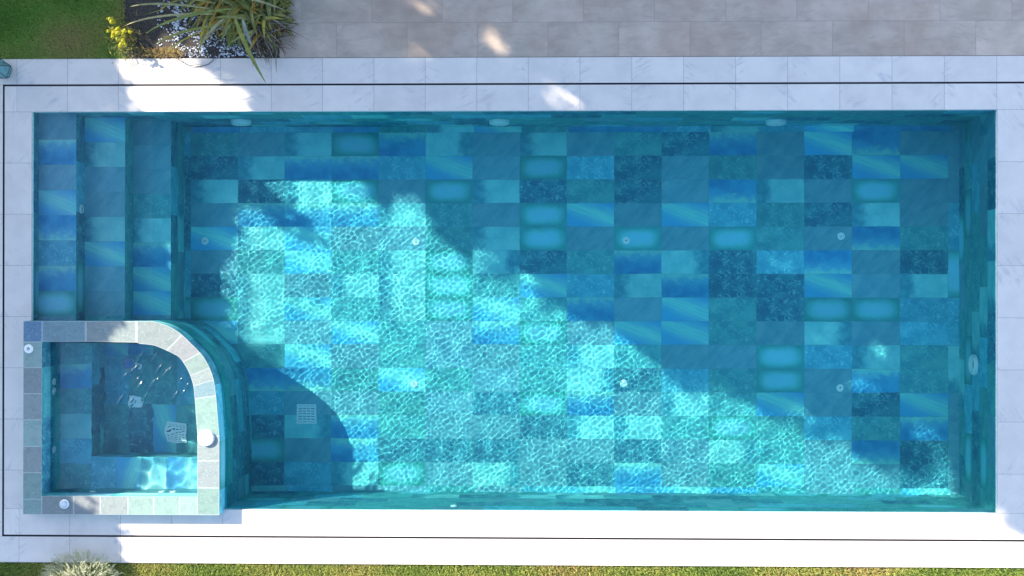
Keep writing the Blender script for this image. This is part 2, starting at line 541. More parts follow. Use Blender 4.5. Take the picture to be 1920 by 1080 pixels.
# cut strips between the last full tiles and the walls
xl, xr, yt, yb = -4.69, PX1, GY, GY - 4.5
x = xl + .1
while x < PX1 - .01:
    w = min(.6, PX1 - x)
    tquad(fl, (x, yt, ZF), (w, 0, 0), (0, PY1 - yt, 0), random.choice('LNBPFLSM'), span=(0, w / .6, .3, .55))
    tquad(fl, (x, PY0, ZF), (w, 0, 0), (0, yb - PY0, 0), random.choice('MNBLFMSM'), span=(0, w / .6, .4, .6))
    x += .6
y = yb
i = 0
while y < yt - .01:
    for xa, xb in ((xl, GX), (GX + 9.6, PX1)):
        h = min(.6, yt - y)
        tquad(fl, (xb, y, ZF), (0, h, 0), (xa - xb, 0, 0), random.choice('NLMPFLD'), span=(0, h / .6, .4, .7))
    y += .6
tquad(fl, (xl, yt, ZF), (.1, 0, 0), (0, PY1 - yt, 0), 'M')
fl.build('pool_floor', M_TILE, pool, receive=True)


def wall(mb, a, b, z0, z1, off=0.0, rows=None):
    """tiled vertical face from a to b (x, y), .6 x .3 tiles, counted down from the top"""
    a, b = Vector((*a, 0)), Vector((*b, 0)); L = (b - a).length; d = (b - a) / L
    z = z1; r = 0
    while z > z0 + .01:
        h = min(.3, z - z0); s = -off * ((r % 2) if rows is None else 0) - off * .3
        while s < L - .005:
            s0, s1 = max(s, 0), min(s + .6, L)
            if s1 > s0 + .004:
                o = a + d * s0; o.z = z - h
                tquad(mb, o, d * (s1 - s0), (0, 0, h), random.choice('NNDDNFPMLN'), span=((s0 - s) / .6, (s1 - s) / .6, 1 - h / .3, 1))
            s += .6
        z -= h; r += 1


ZT = -.035
for a, b, o in (((PX1, PY1), (PX0, PY1), .2), ((PX0, PY0), (PX1, PY0), .35), ((PX1, PY0), (PX1, PY1), .3), ((PX0, PY1), (PX0, PY0), .1)):
    mb = MB(oz); wall(mb, a, b, ZF, ZT, o); mb.build('pool_wall', M_TILE, pool, receive=True)

TREADS = [(PX0, -5.647, -.20, 'MBMSbFBPM'), (-5.647, -5.158, -.50, 'SLMMLSMMN'), (-5.158, -4.69, -.82, 'MMMNLBSSM')]
zprev = None
for i, (x0, x1, z, pat_) in enumerate(TREADS):
    mb = MB(oz)
    y = PY1
    for ch_ in pat_:
        h = .3
        tquad(mb, (x0, y - h, z), (x1 - x0, 0, 0), (0, h, 0), ch_, span=(.6 - (x1 - x0), 1, 0, 1)); y -= h
    zn = TREADS[i + 1][2] if i < 2 else ZF
    wall(mb, (x1, PY1), (x1, PY1 - 2.7), zn, z, .15)
    st = mb.build('step', M_TILE, pool, receive=True)

# ------------------------------------------------------------------ spa tub
outer_px = [(285.5, 602), (313, 610.5), (333.7, 622), (348, 634), (359.6, 645.5), (372, 658), (381.8, 669.6), (393, 690), (400.4, 712), (405, 743.7), (407.5, 775)]
inner_px = [(263, 644.6), (280, 646.3), (293, 649), (313, 657.6), (326, 664), (337.4, 671.5), (352, 693.7), (361.5, 719.6), (365, 747), (367, 775)]


def curve(px, n):
    P = [W(*q, RIM)[:2] for q in px]
    seg = [0]
    for a, b in zip(P, P[1:]): seg.append(seg[-1] + np.linalg.norm(b - a))
    P = np.array(P); seg = np.array(seg)
    # smooth a little with a Catmull-Rom through the points
    out = []
    for s in np.linspace(0, seg[-1], n):
        i = min(len(px) - 2, max(0, int(np.searchsorted(seg, s) - 1))); t = (s - seg[i]) / (seg[i + 1] - seg[i])
        p0, p1, p2, p3 = P[max(0, i - 1)], P[i], P[i + 1], P[min(len(P) - 1, i + 2)]
        out.append(.5 * ((2 * p1) + (-p0 + p2) * t + (2 * p0 - 5 * p1 + 4 * p2 - p3) * t * t + (-p0 + 3 * p1 - 3 * p2 + p3) * t ** 3))
    return out


SOX0, SOX1, SOY0, SOY1 = -6.113, -3.832, -2.547, -.313      # outer
SIX0, SIX1, SIY0, SIY1 = -5.897, -4.085, -2.335, -.552      # inner
NA = 48
oc = curve(outer_px, NA + 1); ic = curve(inner_px, NA + 1)
oc = [np.array([min(p[0], SOX1), p[1] if i else SOY1]) for i, p in enumerate(oc)]
ic = [np.array([min(p[0], SIX1), p[1]]) for p in ic]
outer_loop = [np.array([SOX0, SOY0]), np.array([SOX0, SOY1]), *oc, np.array([SOX1, -1.7]), np.array([SOX1, SOY0])]
inner_loop = [np.array([SIX0, SIY0]), np.array([SIX0, SIY1]), *ic, np.array([SIX1, -1.7]), np.array([SIX1, SIY0])]

spa = thing('spa_tub', (-4.97, -1.43, ZF), 'raised spa tub with one rounded corner and stone tile rim', 'spa tub')
so = (-4.97, -1.43, ZF)
rim = MB(so)


def rtile(q, ch, rot=False, flip=False):
    uv = [(0, 0), (1, 0), (1, 1), (0, 1)] if not rot else [(0, 1), (0, 0), (1, 0), (1, 1)]
    ti, _, _ = tile_of(ch)
    rim.face([(*p, RIM) for p in q], uv, (ti, random.randint(0, 5), random.uniform(.95, 1.2)))


def R_(x0, x1, y0, y1): return [(x0, y0), (x1, y0), (x1, y1), (x0, y1)]


ys = [SOY0] + [W(50, q, RIM)[1] for q in (936, 886, 837, 787, 738, 689, 641)] + [SOY1]
for (a, b), c in zip(zip(ys, ys[1:]), 'NNMLMMLB'): rtile(R_(SOX0, SIX0, a, b), c, True)
xs = [SIX0] + [W(q, 950, RIM)[0] for q in (138, 188, 240, 288, 337)] + [SIX1]
for (a, b), c in zip(zip(xs, xs[1:]), 'MFMPPL'): rtile(R_(a, b, SOY0, SIY0), c)
ys2 = [SOY0] + [W(390, q, RIM)[1] for q in (915, 864, 818)]
for (a, b), c in zip(zip(ys2, ys2[1:]), 'PMM'): rtile(R_(SIX1, SOX1, a, b), c, True)
xs3 = [SIX0] + [W(q, 620, RIM)[0] for q in (160.5, 256)]
rtile([(SIX0, SIY1), (xs3[1], SIY1), (xs3[1], SOY1), (SIX0, SOY1)], 'S')
rtile([(xs3[1], SIY1), (xs3[2], SIY1 - .008), (xs3[2], SOY1), (xs3[1], SOY1)], 'M')
# the curved part: tiles of several strips each
pts_o = [np.array([xs3[2], SOY1])] + list(oc) + [np.array([SOX1, ys2[-1]])]
pts_i = [np.array([xs3[2], SIY1 - .008])] + list(ic) + [np.array([SIX1, ys2[-1]])]
m = len(pts_o) - 1
arc = [0.0]
for p, q in zip(pts_o, pts_o[1:]): arc.append(arc[-1] + float(np.linalg.norm(q - p)))
bounds = [0, 14, 24, 31, 36, 42, m]
for bi, (a, b) in enumerate(zip(bounds, bounds[1:])):
    ti = (0, 7, 3, 0, 4, 6)[bi]; sd = random.randint(0, 5); tn = (1.0, 1.05, .9, 1.15, .95, 1.1)[bi]
    for j in range(a, b):
        u0, u1 = (arc[j] - arc[a]) / (arc[b] - arc[a]), (arc[j + 1] - arc[a]) / (arc[b] - arc[a])
        rim.face([(*pts_i[j], RIM), (*pts_i[j + 1], RIM), (*pts_o[j + 1], RIM), (*pts_o[j], RIM)], [(u0, 0), (u1, 0), (u1, 1), (u0, 1)], (ti, sd, tn))
rim.build('rim', M_RIM, spa, receive=True)


def loop_wall(mb, loop, z0, z1, inward):
    pts = loop + [loop[0]]
    s = 0.0
    off = {}
    for a, b in zip(pts, pts[1:]):
        L = float(np.linalg.norm(b - a))
        n = max(1, int(math.ceil(L / .3)))
        for q in range(n):
            pa, pb = a + (b - a) * q / n, a + (b - a) * (q + 1) / n; l = L / n
            z = z1; r = 0
            while z > z0 + .005:
                h = min(.3, z - z0)
                kk = int((s + r * .2) / .6); f0 = (s + r * .2) / .6 - kk; f1 = f0 + l / .6
                if f1 > 1: f0 -= (f1 - 1); f1 = 1
                key = (kk, r)
                if key not in off: off[key] = (random.choice([0, 1, 1, 1, 2, 2, 2, 7, 6]), random.randint(0, 4), random.uniform(.85, 1.1))
                P = [(*pa, z - h), (*pb, z - h), (*pb, z), (*pa, z)]
                uv = [(f0, 1 - h / .3), (f1, 1 - h / .3), (f1, 1), (f0, 1)]
                if not inward: P, uv = P[::-1], uv[::-1]
                mb.face(P, uv, off[key]); z -= h; r += 1
            s += l


mb = MB(so); loop_wall(mb, outer_loop, ZF, RIM - .001, False); mb.build('outer_wall', M_TILE, spa, receive=True)
mb = MB(so); loop_wall(mb, inner_loop, -.85, RIM - .001, True); mb.build('inner_wall', M_TILE, spa, receive=True)
# thin pale trim where rim and walls meet
# bench: left strip and bottom strip
ZB = -.38
BX = W(172, 740, ZB, ZS)[0]; BY = W(250, 857, ZB, ZS)[1]
mb = MB(so)
y = SIY0
for c in 'NFLNBNM':
    h = min(.3, SIY1 - y)
    if h > .02: tquad(mb, (SIX0, y, ZB), (BX - SIX0, 0, 0), (0, h, 0), c, span=(.3, .9, 0, 1))
    y += h
x = BX
for c in 'FSLBLN':
    w = min(.3, SIX1 - x)
    if w > .02: tquad(mb, (x, SIY0, ZB), (0, BY - SIY0, 0), (-w, 0, 0), c, span=(.1, .7, 0, 1)) if False else mb.face([(x, SIY0, ZB), (x + w, SIY0, ZB), (x + w, BY, ZB), (x, BY, ZB)], [(.1, 0), (.1, 1), (.7, 1), (.7, 0)][::-1], (tile_of(c)[0], 2, 1.0))
    x += w
wall(mb, (BX, SIY1), (BX, BY), -.85, ZB, .2); wall(mb, (BX, BY), (SIX1, BY), -.85, ZB, .1)
mb.build('bench', M_TILE, spa, receive=True)
mb = MB(so)
y = BY; r = 0
while y < SIY1 - .01:
    x = BX; h = min(.6, SIY1 - y)
    while x < SIX1 - .01:
        w = min(.3, SIX1 - x)
        mb.face([(x, y, -.85), (x + w, y, -.85), (x + w, y + h, -.85), (x, y + h, -.85)], [(0, 0), (0, 1), (1, 1), (1, 0)], (random.choice([1, 7, 2, 1, 4, 5, 1]), random.randint(0, 4), .85))
        x += w
    y += h
mb.build('tub_floor', M_TILE, spa, receive=True)


# ------------------------------------------------------------------ water surfaces
def inside(poly, X, Y):
    poly = np.asarray(poly); c = np.zeros(X.shape, bool); n = len(poly)
    for i in range(n):
        x0, y0 = poly[i]; x1, y1 = poly[(i + 1) % n]
        if y0 == y1: continue
        hit = ((y0 > Y) != (y1 > Y)) & (X < (x1 - x0) * (Y - y0) / (y1 - y0) + x0)
        c ^= hit
    return c


def shrink(poly, d):
    P = np.asarray(poly); c = P.mean(0)
    out = []
    n = len(P)
    for i in range(n):
        a, b = P[i - 1], P[(i + 1) % n]; t = b - a; t /= (np.linalg.norm(t) + 1e-9); nn = np.array([t[1], -t[0]])
        if nn @ (c - P[i]) < 0: nn = -nn
        out.append(P[i] + nn * d)
    return out


def waves(X, Y, comps, z0):
    Z = np.full(X.shape, z0)
    for kx, ky, p, a in comps:
        Z += a * np.sin(kx * X + ky * Y + p)
    return Z


def spectrum(n, lo, hi, slope, seed, bias=None):
    g = np.random.default_rng(seed); out = []
    for i in range(n):
        lam = math.exp(g.uniform(math.log(lo), math.log(hi))); th = g.uniform(0, 6.283) if bias is None else g.normal(bias, .9)
        kk = 6.283 / lam
        out.append((kk * math.cos(th), kk * math.sin(th), g.uniform(0, 6.283), slope / kk * math.sqrt(2 / n)))
    return out


def sheet(xs, ys, comps, z0, depthf, keep, extra=None):
    X, Y = np.meshgrid(xs, ys); Z = waves(X, Y, comps, z0)
    if extra is not None: Z = Z + extra(X, Y)
    ny, nx = X.shape; D = depthf(X, Y)
    i = np.arange(nx * ny).reshape(ny, nx)
    f = np.stack([i[:-1, :-1], i[:-1, 1:], i[1:, 1:], i[1:, :-1]], -1).reshape(-1, 4)
    km = keep(X, Y).ravel(); f = f[km[f].all(1)]
    used = np.unique(f); mp = np.full(nx * ny, -1); mp[used] = np.arange(len(used)); f = mp[f]
    return np.stack([X, Y, Z], -1).reshape(-1, 3)[used], f, D.ravel()[used]


def pool_depth(X, Y):
    D = np.full(X.shape, 1.4)
    for x0, x1, z, _ in TREADS:
        mk = (X >= x0 - .001) & (X < x1) & (Y > SOY1)
        D[mk] = ZW - z
    D[X < PX0] = 1.4
    return np.maximum(D, .15)


comps_fine = spectrum(64, .040, .095, .0055, 3)
comps_long = spectrum(16, .16, .6, .0070, 5)
RIP = [(W(930, 655)[0], W(930, 655)[1]), (W(860, 765)[0], W(860, 765)[1])]


def ripples(X, Y):
    Z = 0
    for (cx, cy) in RIP:
        r = np.hypot(X - cx, Y - cy); Z = Z + .00006 * np.cos(6.283 * r / .085) * np.exp(-(r / .38) ** 2)
    return Z


ridges = []
gr = np.random.default_rng(21)
for qx, qy in [(262, 672), (247, 697), (235, 705), (258, 712), (263, 722), (296, 712), (310, 700), (286, 720), (340, 712), (226, 750), (246, 752), (246, 760), (345, 735), (318, 694), (272, 745), (300, 690), (330, 740), (255, 690), (352, 722), (290, 670)]:
    x, y, _ = W(qx, qy, ZS); ridges.append((x, y, gr.uniform(.02, .07), gr.uniform(.0095, .012)))


def spa_extra(X, Y):
    Z = 0
    n = np.array([-SUN_A[0], -SUN_A[1]]); n = n / np.linalg.norm(n)     # towards the sun
    for x, y, L, a in ridges:
        s = (X - x) * n[0] + (Y - y) * n[1]; t = -(X - x) * n[1] + (Y - y) * n[0]
        Z = Z + a * np.exp(-(s / .013) ** 2 - (t / L) ** 2)
    return Z


# one level sheet: fine ripples in the pool, a choppy patch inside the spa walls; it runs on unseen
# through the walls and a little way under the paving
res = .009
NX = int((PX1 - PX0 + 2.15) / res / 2) * 2 + 2; NY = int((PY1 - PY0 + 1.42) / res / 2) * 2 + 2
X, Y = np.meshgrid(PX0 - 2.15 + np.arange(NX + 1) * res, PY0 - .005 + np.arange(NY + 1) * res)
mod = .92 + .16 * np.sin(X * 1.9 + 1.7 * np.sin(Y * 1.3)) * np.sin(Y * 2.6 + .8 * np.sin(X * 2.2)) + .10 * np.sin(X * 5.1 - Y * 3.3)
D = pool_depth(X, Y)
hid = (X < PX0) | (Y > PY1)                              # under the paving
tub = inside(inner_loop, X, Y)
wallr = inside(outer_loop, X, Y) & ~tub                    # inside the spa wall
fl_mask = np.clip(np.minimum((X + 4.72) / .15, (Y + 1.30) / .15), 0, 1)
chop = (1 - fl_mask * fl_mask * (3 - 2 * fl_mask))
Z = np.zeros(X.shape)
op = ~(hid | tub | wallr)
xo, yo = X[op], Y[op]
calm = np.clip(np.minimum(np.minimum(X + 5.25, -4.25 - X), .22 - Y) / .15, 0, 1)      # ripples flattened beside the spa so sunlight reaches the pool floor
Z[op] = (mod[op] * waves(xo, yo, comps_fine, 0.0) + waves(xo, yo, comps_long, 0.0)) * (1 - calm[op] * (yo > SOY1 - .01)) + ripples(xo, yo)
xs_, ys_ = X[tub], Y[tub]
rg = spa_extra(xs_, ys_)
Z[tub] = waves(xs_, ys_, spectrum(40, .10, .36, .05, 8), 0.0) * chop[tub] + rg
RG = np.zeros(X.shape); RG[tub] = rg
gy, gx = np.gradient(Z, res)
Z += ZW
D[tub] = .8
D[tub & ((X < BX) | (Y < BY))] = ZS - ZB
ny, nx = X.shape
idx = np.arange(nx * ny, dtype=np.int64).reshape(ny, nx)
# coarse cells (2 x 2) where nothing is seen or the spa surface lies still
cx, cy = X[1::2, 1::2], Y[1::2, 1::2]
coarse = ((cx < PX0 + .12) & (cy > SOY1)) | (op[1::2, 1::2] & (calm[1::2, 1::2] > .98) & (cy > SOY1 - .02)) | hid[1::2, 1::2] | wallr[1::2, 1::2] | (tub[1::2, 1::2] & (chop[1::2, 1::2] < .02) & (RG[1::2, 1::2] < 2e-4))
fine = ~np.kron(coarse, np.ones((2, 2), bool))
q = np.stack([idx[:-1, :-1], idx[:-1, 1:], idx[1:, 1:], idx[1:, :-1]], -1)[fine]
used = np.unique(q); mp = np.full(nx * ny, -1, np.int64); mp[used] = np.arange(len(used)); wf = mp[q]
wv = np.stack([X, Y, Z], -1).reshape(-1, 3)[used]; wd = D.ravel()[used]
wnm = np.stack([-gx, -gy, np.ones_like(gx)], -1).reshape(-1, 3)[used]
wm = tub.ravel()[q[:, 0]].astype(np.int32)
ci, cj = np.nonzero(coarse)
cq = np.stack([idx[2 * ci, 2 * cj], idx[2 * ci, 2 * cj + 2], idx[2 * ci + 2, 2 * cj + 2], idx[2 * ci + 2, 2 * cj]], -1)
cv = np.stack([X, Y, Z], -1).reshape(-1, 3)[cq.ravel()]
azv = np.array([-SUN_A[0], -SUN_A[1]]) / math.hypot(*SUN_A)
off = (cv[:, :2] - np.repeat(cv[:, :2].reshape(-1, 4, 2).mean(1), 4, 0)) @ azv
KAP = .57        # bent normals added to each still cell so sunlight reaches the floor
cn = np.concatenate([azv[None, :] * off[:, None] * KAP, np.ones((len(off), 1))], 1)
cf = np.arange(len(cv)).reshape(-1, 4) + len(wv)
wf = np.concatenate([wf, cf]).astype(np.int32); wd = np.concatenate([wd, D.ravel()[cq.ravel()]])
wm = np.concatenate([wm, tub.ravel()[cq[:, 0]].astype(np.int32)])
wv = np.concatenate([wv, cv]); wnm = np.concatenate([wnm, cn]); wnm /= np.linalg.norm(wnm, axis=1)[:, None]
me = bpy.data.meshes.new('water')
me.vertices.add(len(wv)); me.vertices.foreach_set('co', wv.ravel())
me.loops.add(wf.size); me.loops.foreach_set('vertex_index', wf.ravel())
me.polygons.add(len(wf)); me.polygons.foreach_set('loop_start', np.arange(0, wf.size, 4, dtype=np.int32))
me.polygons.foreach_set('use_smooth', np.ones(len(wf), bool)); me.update(calc_edges=True)
at = me.attributes.new('depth', 'FLOAT', 'POINT'); at.data.foreach_set('value', wd)
at = me.attributes.new('custom_normal', 'FLOAT_VECTOR', 'POINT'); at.data.foreach_set('vector', wnm.astype(np.float32).ravel())
me.polygons.foreach_set('material_index', wm)
water_o = link('water', me, [M_WATER, M_CHOP]); water_o.cycles.is_caustics_caster = True
tag(water_o, 'clear rippled water in the pool and choppy water in the spa', kind='structure')


# ------------------------------------------------------------------ pool fittings
def root_at(name, px, py, z, label, cat, group=None, zw=ZW):
    p = W(px, py, z, zw); return thing(name, tuple(p), label, cat, group)


FL = [((384, 452), 'white round inlet on pool floor nearest the steps'),
      ((780, 454), 'white round inlet on sunlit floor in the upper row'),
      ((1174, 451), 'white round inlet set in a pillow patterned floor tile, upper row'),
      ((1577, 443), 'white round inlet on shaded floor, upper row, beside a deep blue tile'),
      ((777, 720), 'white round inlet on sunlit floor, lower row, nearest the spa'),
      ((1169, 719), 'white round inlet on sunlit floor, middle of the lower row'),
      ((1575, 727), 'white round inlet on shaded floor in the lower row')]
proto = None
for (px, py), lab in FL:
    loc = tuple(W(px, py, ZF))
    if proto is None:
        r0 = thing('floor_inlet', loc, lab, 'inlet', 'round inlets in the pool floor'); proto = r0
        lathe([(.047, .0005), (.049, .006), (.044, .012), (.008, .015), (.0075, .010)], 28).build('cover', M_WHITE, r0, False, True)
        lathe([(.009, .0098), (0, .0098)], 20).build('opening', M_DARK, r0, False, True)
    else:
        r = proto.copy(); COL.objects.link(r); r.location = loc; r['label'] = lab
        for c in list(proto.children):
            q = c.copy(); COL.objects.link(q); q.parent = r


def zsolve(px, py, axis, val):
    lo, hi = -1.45, -.06
    for _ in range(40):
        m_ = (lo + hi) / 2; d = abs(W(px, py, m_)[axis]) - abs(val)
        # deeper -> larger |coord|
        if d > 0: lo = m_
        else: hi = m_
    return (lo + hi) / 2


def wall_lamp(loc, axis, r, lab, grp):
    t = thing('pool_light', loc, lab, 'pool light', grp)
    lathe([(r * 1.02, -.001), (r * 1.0, .030), (r * .90, .050), (r * .74, .056), (r * .60, .046), (r * .58, .020)], 40, axis).build('rim', M_WHITE, t, True, True)
    lathe([(r * .59, .024), (r * .35, .040), (0, .046)], 40, axis).build('lens', M_LENS, t, True, True)
    s = lathe([(.007, .040), (.007, .060), (0, .061)], 10, axis, center={'y-': (0, -.0, r * .80)}.get(axis, (0, 0, r * .8)))
    s.build('screw', M_GREYPL, t, True, True)
    return t


for (px, lab) in ((452, 'round pool light on the upper wall nearest the steps'), (936, 'middle round pool light on the upper wall'), (1455, 'round pool light on the upper wall farthest from the steps')):
    z = zsolve(px, 226, 1, PY1)
    wall_lamp((W(px, 226, z)[0], PY1, z), 'y-', .125, lab, 'round lights in the upper pool wall')
z = zsolve(1828, 684, 0, PX1)
t = thing('wall_inlet', (PX1, W(1828, 684, z)[1], z), 'white ring shaped outlet on the short right wall of the pool', 'wall outlet')
lathe([(.127, 0), (.124, .034), (.108, .046), (.090, .036), (.084, .0)], 40, 'x-').build('ring', M_WHITE, t, True, True)
lathe([(.083, .003), (0, .003)], 32, 'x-').build('grille', plain('ring_inner', (.12, .26, .25), .6), t, True, True)
t = thing('step_light', (-5.647, W(155, 392, -.36)[1], -.36), 'small oval light in the first step riser', 'step light')
lathe([(.056, 0), (.054, .014), (.040, .020), (.036, .012)], 28, 'x+').build('rim', M_WHITE, t, True, True)
lathe([(.037, .011), (0, .016)], 24, 'x+').build('lens', M_LENS, t, True, True)
t = thing('wall_nozzle', (W(851, 950, -.3)[0], PY0, -.30), 'small white nozzle in the sunlit lower pool wall', 'nozzle')
lathe([(.040, 0), (.038, .014), (.018, .018), (.016, .006), (0, .006)], 24, 'y+').build('cover', M_WHITE, t, True, True)


def grate(px, py, z, size, lab, zw=ZW, nx=4, ny=9):
    t = root_at('drain_grate', px, py, z, lab, 'drain grate', None, zw)
    h = size / 2; fr = MB()
    for a in ((-h, h, h - .022, h), (-h, h, -h, -h + .022), (-h, -h + .022, -h + .022, h - .022), (h - .022, h, -h + .022, h - .022)):
        fr.box(*a, .001, .016)
    fr.build('frame', M_WHITE, t, receive=True)
    b = MB(); w = size - .044
    for i in range(ny):
        y = -w / 2 + (i + .5) * w / ny; b.box(-w / 2, w / 2, y - w / ny * .36, y + w / ny * .36, .002, .012)
    for i in range(1, nx):
        x = -w / 2 + i * w / nx; b.box(x - .006, x + .006, -w / 2, w / 2, .003, .0135)
    b.build('slats', M_WHITE, t, receive=True)
    q = MB(); q.face([(-w / 2, -w / 2, .0015), (w / 2, -w / 2, .0015), (w / 2, w / 2, .0015), (-w / 2, w / 2, .0015)])
    q.build('sump', plain('sump', (.07, .16, .22), .7), t, receive=True)
    return t


grate(575, 776, ZF, .25, 'square white slatted drain grate on shaded pool floor', nx=4, ny=6)
grate(331, 811, -.85, .255, 'wavy looking white grate on the floor of the spa', ZS, nx=5, ny=8)
t = root_at('spa_drain', 255, 753, -.85, 'small white square drain cover in the middle of the spa floor', 'drain cover', None, ZS)
mb = MB(); mb.box(-.075, .075, -.07, .07, .001, .02); mb.build('cover', M_WHITE, t, receive=True)
lathe([(.02, .0205), (0, .0206)], 14).build('screw', M_GREYPL, t, True, True)
t = root_at('spa_light', 240, 682, -.85, 'dim round light on the spa floor', 'spa light', None, ZS)
lathe([(.085, 0), (.08, .014), (.06, .018), (.055, .012)], 28).build('rim', M_LENS, t, True, True)
lathe([(.056, .011), (0, .018)], 28).build('lens', plain('blue_lens', (.08, .22, .45), .2), t, True, True)
t = root_at('spa_nozzle', 262, 687, -.85, 'small pale nozzle beside the dim light on the spa floor', 'nozzle', None, ZS)
lathe([(.04, 0), (.038, .014), (.015, .018), (0, .014)], 24).build('cover', M_WHITE, t, True, True)
lathe([(.012, .0185), (0, .019)], 12).build('opening', M_DARK, t, True, True)


def jet(loc, axis, lab, grp):
    t = thing('spa_jet', loc, lab, 'spa jet', grp)
    lathe([(.042, 0), (.040, .012), (.026, .016), (.022, .006)], 24, axis).build('ring', M_WHITE, t, True, True)
    lathe([(.022, .006), (0, .014)], 18, axis).build('nozzle', M_GREYPL, t, True, True)


for py, lab in ((715, 'upper of the two close jets in the left spa wall'), (733, 'lower of the two close jets in the left spa wall'), (843, 'single jet low in the left spa wall')):
    jet((SIX0, W(97, py, -.15, ZS)[1], -.15), 'x+', lab, 'jets in the spa walls')
for px, lab in ((173, 'jet in the lower spa wall, in shade'), (303, 'first sunlit jet in the lower spa wall'), (324, 'second sunlit jet in the lower spa wall')):
    jet((W(px, 921, -.1, ZS)[0], SIY0, -.12), 'y+', lab, 'jets in the spa walls')

# fittings on the rim
t = root_at('overflow_cup', 387, 821, RIM, 'large white round cup set in the sunlit spa rim', 'overflow cup')
lathe([(.093, .004), (.098, .003), (.098, .0005)], 40).build('collar', plain('cup_collar', (.42, .42, .43), .5), t, True, True)
lathe([(.093, .004), (.089, .030), (.084, .034), (.0, .036)], 40).build('lid', M_WHITE, t, True, True)
lathe([(.007, .0362), (0, .0368)], 12).build('screw', M_GREYPL, t, True, True)
t = root_at('rim_inlet', 54, 654, RIM, 'white ring shaped fitting on the shaded left spa rim', 'rim fitting')
lathe([(.052, 0), (.050, .010), (.030, .015), (.020, .010), (.019, .004)], 28).build('ring', M_WHITE, t, True)
lathe([(.020, .004), (0, .004)], 18).build('opening', M_GREYPL, t, True)
t = root_at('air_button', 121, 945, RIM, 'white domed button on the lower spa rim', 'button')
lathe([(.054, 0), (.052, .012), (.040, .018)], 28).build('ring', M_WHITE, t, True)
lathe([(.036, .018), (.030, .028), (.0, .033)], 24).build('cap', plain('cap_plastic', (.62, .68, .74), .3), t, True)


# ------------------------------------------------------------------ planting bed, lawn, plants
bed = MB()
bx0, bx1 = W(226, 60)[0], PTX0
bed.face([(bx0, OY1 + .003, -.012), (bx1 - .002, OY1 + .003, -.012), (bx1 - .002, 6, -.012), (bx0, 6, -.012)])
tag(bed.build('planting_bed', M_SOIL), 'dark soil bed between lawn and terrace', kind='structure')

ico = [(0, 0, 1)] + [(.894 * math.cos(a * 1.2566), .894 * math.sin(a * 1.2566), .447) for a in range(5)] + [(.894 * math.cos(a * 1.2566 + .628), .894 * math.sin(a * 1.2566 + .628), -.447) for a in range(5)]
icf = [(0, 1, 2), (0, 2, 3), (0, 3, 4), (0, 4, 5), (0, 5, 1), (1, 6, 2), (2, 7, 3), (3, 8, 4), (4, 9, 5), (5, 10, 1), (6, 7, 2), (7, 8, 3), (8, 9, 4), (9, 10, 5), (10, 6, 1)]
mb = MB()
for i in range(3200):
    px = random.uniform(295, 505); py = random.uniform(-60, 107)
    if (px < 325 or px > 470) and random.random() < .75: continue
    if math.sin(px * .11 + py * .05) + math.sin(py * .17 - px * .06) < -.9: continue
    x, y, _ = W(px, py); s = random.uniform(.006, .015); a = random.uniform(0, 3.14); e1, e2 = s * random.uniform(.8, 1.4), s * random.uniform(.6, 1)
    V = [(x + (q[0] * math.cos(a) * e1 - q[1] * math.sin(a) * e2), y + (q[0] * math.sin(a) * e1 + q[1] * math.cos(a) * e2), -.008 + q[2] * s * .6) for q in ico]
    for f in icf: mb.face([V[j] for j in f])
tag(mb.build('pebbles', M_PEB, smooth=True, weld=True), 'white pebbles scattered under the strap leaved plant', kind='stuff')


def blades(name, n, region, hgt, cols, label):
    x0, x1, y0, y1 = region
    g = np.random.default_rng(len(name) + n)
    X = g.uniform(x0, x1, n); Y = g.uniform(y0, y1, n); A = g.uniform(0, 6.283, n); Hh = g.uniform(.5, 1, n) * hgt
    lean = g.uniform(.2, 1.0, n) * Hh; w = g.uniform(.0018, .0038, n); B = g.uniform(0, 6.283, n)
    base = np.stack([X, Y, np.full(n, -.028)], 1)
    side = np.stack([np.cos(A) * w, np.sin(A) * w, 0 * w], 1); tip = np.stack([np.cos(B) * lean, np.sin(B) * lean, Hh], 1)
    V = np.stack([base - side, base + side, base + tip * .6 + side * .6, base + tip, base + tip * .6 - side * .6], 1).reshape(-1, 3)
    f = np.arange(n * 5, dtype=np.int32)
    me = bpy.data.meshes.new(name); me.vertices.add(n * 5); me.vertices.foreach_set('co', V.ravel())
    me.loops.add(n * 5); me.loops.foreach_set('vertex_index', f); me.polygons.add(n); me.polygons.foreach_set('loop_start', np.arange(0, n * 5, 5, dtype=np.int32)); me.update(calc_edges=True)
    # patchy colour: low frequency mix of the listed tones
    ph = np.sin(X * 2.1 + 1.3 * np.sin(Y * 3.1)) + np.sin(X * 5.3 + Y * 4.0 + 1) * .6 + np.sin(Y * 7.7 - X * 1.7) * .5 + g.normal(0, .9, n)
    q = np.clip((ph + 2.2) / 4.4, 0, .999) * (len(cols) - 1); i = q.astype(int); fr = (q - i)[:, None]; cols = np.array(cols)
    C = cols[i] * (1 - fr) + cols[np.minimum(i + 1, len(cols) - 1)] * fr; C *= g.uniform(.7, 1.3, n)[:, None]
    a = me.attributes.new('tint', 'FLOAT_COLOR', 'FACE'); a.data.foreach_set('color', np.concatenate([C, np.ones((n, 1))], 1).ravel())
    o = link(name, me, M_BLADE); tag(o, label, kind='stuff')


blades('lawn_grass', 140000, (W(0, 0)[0] - .6, bx0 + .05, OY1 + .004, 4.4), .045,
       [(.19, .37, .07), (.28, .52, .11), (.42, .58, .15), (.54, .56, .20), (.64, .50, .24)], 'short shaded lawn beside the planting bed')
blades('lawn_grass', 200000, (-7.3, 7.0, -4.1, OY0 - .003), .045,
       [(.20, .31, .06), (.32, .44, .09), (.48, .52, .13), (.58, .54, .18), (.62, .45, .20)], 'sunlit yellow green lawn strip below the paving')


